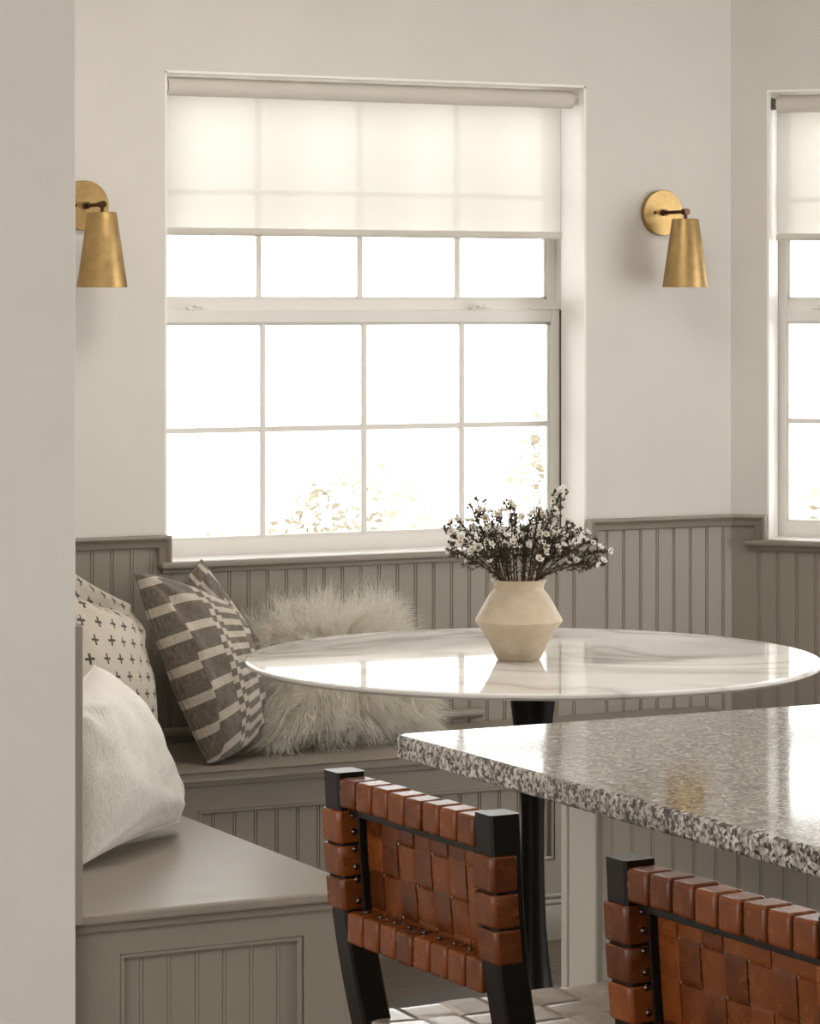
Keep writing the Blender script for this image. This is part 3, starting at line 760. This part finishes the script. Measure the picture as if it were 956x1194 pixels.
# ------------------------------------------------------------------ stools
def pcx(z):   # back face x of the posts
    K = [(0, .045), (.35, .056), (.60, .046), (.653, .037), (.72, .022), (.78, .012), (.86, .005), (.96, .0)]
    for (a, b), (c, d) in zip(K, K[1:]):
        if z <= c: return b + (d - b) * (z - a) / (c - a)
    return 0
PD, PW, HY = .038, .036, .1905
def make_stool(label):
    t = thing('counter_stool', label, 'stool', (1.5525, 3.0785, 0), math.radians(2.6), 'leather strap stools at the island', world=False)
    zs = [0, .2, .4, .55, .653, .70, .74, .78, .83, .88, .92, .955]
    posts = []
    for s in (1, -1):
        bm = NB(); loft(bm, [(pcx(z) + PD / 2, s * (HY - PW / 2), z, PD - (.006 if z < .1 else 0), PW) for z in zs], .003)
        posts.append(obj('leg', bm, M['blackwood'], t, auto=30))
    for s in (1, -1):
        bm = NB(); loft(bm, [(.425, s * .180, z, .030 + .008 * z / .62, .030 + .008 * z / .62) for z in (0, .2, .4, .638)], .003); obj('leg', bm, M['blackwood'], t, auto=30)
    bm = NB()
    for s in (1, -1): box(bm, (.065, s * .18 - .011, .25), (.415, s * .18 + .011, .275), .003)
    box(bm, (.415, -.17, .20), (.437, .17, .23), .003); obj('stretcher', bm, M['blackwood'], t)
    bm = NB()
    for s in (1, -1): box(bm, (.06, s * .180 - .013, .600), (.43, s * .180 + .013, .648), .004)
    for x in (.060, .425): box(bm, (x - .013, -.17, .600), (x + .013, .17, .648), .004)
    obj('seat_frame', bm, M['blackwood'], t)
    # top and bottom rails
    y0 = HY - PW
    zt0, zt1 = .9165, .9485; zb0, zb1 = .7575, .7925
    bm = NB(); box(bm, (pcx(.93) + .004, -y0 - .002, zt0 + .002), (pcx(.93) + PD - .006, y0 + .002, zt1 - .002), .003); box(bm, (pcx(.91) + .012, -y0, .9060), (pcx(.91) + PD - .007, y0, .920), .001); obj('top_rail', bm, M['blackwood'], t)  # lower box: black strip added for the dark band under the rail
    bm = NB(); box(bm, (pcx(.775) + .003, -y0 - .002, zb0 + .002), (pcx(.775) + PD - .004, y0 + .002, zb1 - .002), .003); obj('bottom_rail', bm, M['blackwood'], t)
    rs = random.Random(3)
    def wrap(n_, zc0, zc1, xa, xb):
        w = 2 * y0 / n_
        for i in range(n_):
            a = -y0 + i * w + .0018; b = -y0 + (i + 1) * w - .0018; j = rs.uniform(-.0007, .0007)
            bm = NB(); box(bm, (xa + j, a, zc0 + j), (xb + j, b, zc1 + j), .0045, 3)
            # slight skew of each strap, as hand-wound
            sk = rs.uniform(-.02, .02) + .03
            for v in bm.verts: v.co.y += (v.co.x - xa) * sk * 3
            obj('strap', bm, M['leather'], t, auto='bev')
    wrap(8, zt0 - .001, zt1 + .001, pcx(.93) - .001, pcx(.93) + PD - .002)
    wrap(8, zb0 - .001, zb1 + .001, pcx(.775) - .002, pcx(.775) + PD - .002)
    for s in (1, -1):
        zz = [.7935, .8330, .8715, .9125]
        for a, b in zip(zz, zz[1:]):
            bm = NB(); e = .0035; n_ = 5
            secs = []
            for f_ in (0, .02, .06, .35, .65, .94, .98, 1):
                z = a + .0014 + (b - a - .0028) * f_; sh = .0016 if f_ in (0, 1) else (.0005 if f_ in (.02, .98) else 0)
                secs.append((pcx(z) + PD / 2 - .0052, s * (HY - PW / 2), z, PD - .010 + 2 * e - 2 * sh, PW + 2 * e - 2 * sh))
            loft(bm, secs, .0045); obj('strap', bm, M['leather'], t, auto='bev')
        bm = NB(); zz_ = [.7915, .83, .87, .916]
        loft(bm, [(pcx(z) + .0275, s * (HY - PW - .002), z, .011, .0075) for z in zz_], .001); obj('edge_batten', bm, M['blackwood'], t)
        for z in (.905, .886, .866, .845, .830, .805):
            bm = NB(); c = (pcx(z) + .0165, s * (HY - PW - .0035), z)
            bmesh.ops.create_uvsphere(bm, u_segments=12, v_segments=8, radius=.0038, matrix=Matrix.Translation(c) @ Matrix.Diagonal((1, .75, 1, 1))); obj('stud', bm, M['stud'], t, smooth=True)
    # woven back panel on the seat side of the rails
    def xb(z): return pcx(z) + PD - .004
    zr = [(.788, .8270), (.8275, .8665), (.8670, .9060), ]
    vy = 8; W = 2 * y0; pw = W / vy
    amp = .0009
    def over(i, j): return 1 if (i + j) % 2 else -1
    rowc = [(.7855 + .9185) / 2 + (k - 1) * .0415 for k in range(3)]
    def zrow(j): return .767 + j * .0415        # row boundaries
    for j in range(4):
        zc = .777 + .0425 * j; h = .0197
        if zc > .93: continue
        bm = NB(); N = vy * 16; th = .0007; rows = []
        for k in range(N + 1):
            y = -y0 + W * k / N; ph = math.cos(PI * (y + y0) / pw - PI / 2)
            sgn = 1 if j % 2 else -1
            x_ = -math.tanh(6 * ph) * amp * sgn
            rows.append([bm.verts.new((xb(zc - h) + x_ - th, y, max(zc - h, .77))), bm.verts.new((xb(zc + h) + x_ - th, y, min(zc + h, .93))), bm.verts.new((xb(zc + h) + x_ + th, y, min(zc + h, .93))), bm.verts.new((xb(zc - h) + x_ + th, y, max(zc - h, .77)))])
        for A, B in zip(rows, rows[1:]):
            for q in range(4): bm.faces.new((A[q], A[(q + 1) % 4], B[(q + 1) % 4], B[q]))
        bm.faces.new(rows[0][::-1]); bm.faces.new(rows[-1]); obj('strap', bm, M['leather'], t, auto=40)
    for i in range(vy):
        yc = -y0 + (i + .5) * pw; h = pw / 2 - .0017
        bm = NB(); N = 64; th = .0007; rows = []
        for k in range(N + 1):
            z = .768 + (.932 - .768) * k / N; ph = math.cos(PI * (z - .777) / .0425)
            sgn = -1 if i % 2 else 1
            x_ = -math.tanh(6 * ph) * amp * sgn
            rows.append([bm.verts.new((xb(z) + x_ - th, yc - h, z)), bm.verts.new((xb(z) + x_ - th, yc + h, z)), bm.verts.new((xb(z) + x_ + th, yc + h, z)), bm.verts.new((xb(z) + x_ + th, yc - h, z))])
        for A, B in zip(rows, rows[1:]):
            for q in range(4): bm.faces.new((A[q], A[(q + 1) % 4], B[(q + 1) % 4], B[q]))
        bm.faces.new(rows[0][::-1]); bm.faces.new(rows[-1]); obj('strap', bm, M['leather'], t, auto=40)
    for i in range(9):
        bm = NB(); bmesh.ops.create_uvsphere(bm, u_segments=10, v_segments=6, radius=.003, matrix=Matrix.Translation((pcx(.79) + .017, -y0 + .02 + i * (W - .04) / 8, .7945)) @ Matrix.Diagonal((1, 1, .7, 1)))
        obj('stud', bm, M['stud'], t, smooth=True)
    # woven seat
    X0, X1, Y0, Y1 = .046, .440, -.197, .197; NX, NY = 7, 7
    px_, py_ = (X1 - X0) / NX, (Y1 - Y0) / NY
    def sag(x, y):
        a = (x - X0) / (X1 - X0) * 2 - 1; b = (y - Y0) / (Y1 - Y0) * 2 - 1
        return .6605 - .010 * max(0, (1 - a * a) * (1 - b * b))
    for axis in (0, 1):
        cnt = NX if axis else NY
        for i in range(cnt):
            bm = NB(); N = 84; th = .0013; rows = []
            lo_, hi_ = (Y0, Y1) if axis else (X0, X1); pit = py_ if axis else px_
            cc = (X0 + (i + .5) * px_) if axis else (Y0 + (i + .5) * py_); h = (px_ if axis else py_) / 2 - .0015
            path = []
            ext = .016
            for k in range(N + 1):
                s_ = lo_ + (hi_ - lo_) * k / N
                ph = math.sin(PI * (s_ - lo_) / pit); sg = (1 if i % 2 else -1) * (1 if axis else -1)
                path.append((s_, math.tanh(3 * ph) * .0024 * sg))
            ends = [(lo_ - .002, None, .645), (lo_ - .002, None, .602)]
            def mk(s_, dz, tilt):
                out = []
                for sd, tt in ((-1, -th), (1, -th), (1, th), (-1, th)):
                    c_ = cc + sd * h
                    x, y = (c_, s_) if axis else (s_, c_)
                    z = sag(min(max(x, X0), X1), min(max(y, Y0), Y1)) + dz + tt
                    out.append(bm.verts.new((x, y, z)))
                return out
            for s_, dz in path: rows.append(mk(s_, dz, 0))
            for A, B in zip(rows, rows[1:]):
                for q in range(4): bm.faces.new((A[q], A[(q + 1) % 4], B[(q + 1) % 4], B[q]))
            bm.faces.new(rows[0][::-1]); bm.faces.new(rows[-1])
            for e_, s_ in ((lo_, -1), (hi_, 1)):      # turned-down ends over the frame
                a_, b_ = sorted((e_ - s_ * .003, e_ + s_ * .0005))
                if axis: box(bm, (cc - h, a_, .602), (cc + h, b_, .662), .001)
                else: box(bm, (a_, cc - h, .602), (b_, cc + h, .662), .001)
            obj('seat_strap', bm, M['leather_seat'], t, auto=45)
    return t
st1 = make_stool('brown leather strap stool nearest the bench, fully in view')
st2 = dup(st1); st2.location = (1.558, 2.4405, 0); st2['label'] = 'brown leather strap stool at the bottom right, cut by the frame'

# ------------------------------------------------------------------ outdoors
bm = NB(); box(bm, (-12, 7.02, -.12), (30, 40, -.04)); S('ground', bm, M['patio'])
rnd = random.Random(21)
def shrub(x, y, h, r, n, label):
    t = thing('garden_shrub', label, 'shrub', (x, y, -.04), world=False, group='pale garden shrubs outside the windows')
    bm = NB()
    for k in range(5):
        a = rnd.uniform(0, 2 * PI); e = Vector((math.cos(a) * r * .5, math.sin(a) * r * .5, h * rnd.uniform(.6, .95)))
        tube(bm, [(0, 0, 0), e * .4 + Vector((rnd.gauss(0, .03), rnd.gauss(0, .03), 0)), e], [.018, .011, .004], 6)
    obj('stem', bm, M['bark'], t, smooth=True)
    bm = NB()
    for k in range(n):
        th = rnd.uniform(0, 2 * PI); rr = r * math.sqrt(rnd.random()); zz = h * (.25 + .75 * rnd.random()) * (1 - .35 * (rr / r) ** 2)
        p = Vector((math.cos(th) * rr, math.sin(th) * rr, zz)); d = Vector((rnd.gauss(0, 1), rnd.gauss(0, 1), rnd.gauss(.2, .7))).normalized()
        L = rnd.uniform(.03, .06); a = d.orthogonal().normalized() * L * .3
        v = [bm.verts.new(q) for q in (p, p + d * L * .5 + a, p + d * L, p + d * L * .5 - a)]; bm.faces.new(v)
    obj('foliage', bm, M['outleaf'], t)
shrub(6.20, 10.2, 1.45, .52, 1700, 'tall pale shrub outside, behind the right edge of the middle window')
shrub(5.30, 10.9, .92, .42, 900, 'low pale shrub outside, behind the third pane column of the middle window')
shrub(4.55, 10.5, .72, .34, 520, 'low pale shrub outside, behind the second pane column of the middle window')
shrub(3.80, 9.6, .80, .30, 420, 'small pale shrub outside, behind the bottom left window pane')
shrub(7.20, 9.7, 1.20, .48, 1500, 'pale bush outside, behind the right window')
shrub(8.15, 10.7, 1.60, .48, 1200, 'taller pale bush outside at the right window edge')

# ------------------------------------------------------------------ light
W = bpy.data.worlds.new('World'); SC.world = W; W.use_nodes = True
nt = W.node_tree; nt.nodes.clear()
bg = nt.nodes.new('ShaderNodeBackground'); bg.inputs[0].default_value = (1.0, .985, .962, 1); bg.inputs[1].default_value = 5.2
wo = nt.nodes.new('ShaderNodeOutputWorld'); nt.links.new(bg.outputs[0], wo.inputs[0])

def fill_lamp(x, y, size, watts, label):  # unseen area lamps added to brighten nook and kitchen, no fixtures
    l = bpy.data.lights.new('added_fill_light', 'AREA'); l.shape = 'DISK'; l.size = size; l.energy = watts; l.color = (1, .95, .88)
    o = bpy.data.objects.new('added_fill_light', l); COL.objects.link(o); o.location = (x, y, ZC - .03); o.rotation_euler = (0, 0, 0)
    return o
fill_lamp(2.8, 5.45, .8, 14, '')
fill_lamp(1.2, 2.6, .8, 16, '')
# ------------------------------------------------------------------ camera
cam = bpy.data.cameras.new('camera'); co = bpy.data.objects.new('camera', cam); COL.objects.link(co)
cam.sensor_fit = 'HORIZONTAL'; cam.sensor_width = 36; cam.lens = 36 * 3600 / 956
cam.shift_y = -243 / 956
co.location = (0, 0, 1.5); co.rotation_euler = (PI / 2, 0, -math.radians(26.9))
cam.clip_start = .05; cam.clip_end = 200
SC.camera = co
SC.view_settings.view_transform = 'Standard'; SC.view_settings.look = 'None'
SC.view_settings.exposure = .07; SC.view_settings.gamma = 1; SC.view_settings.use_curve_mapping = False
SC.cycles.use_denoising = True
SC.cycles.max_bounces = 20; SC.cycles.diffuse_bounces = 14; SC.cycles.transmission_bounces = 14; SC.cycles.transparent_max_bounces = 48
SC.cycles.sample_clamp_indirect = 6
for o in SC.objects:
    if 'world_built' in o: del o['world_built']
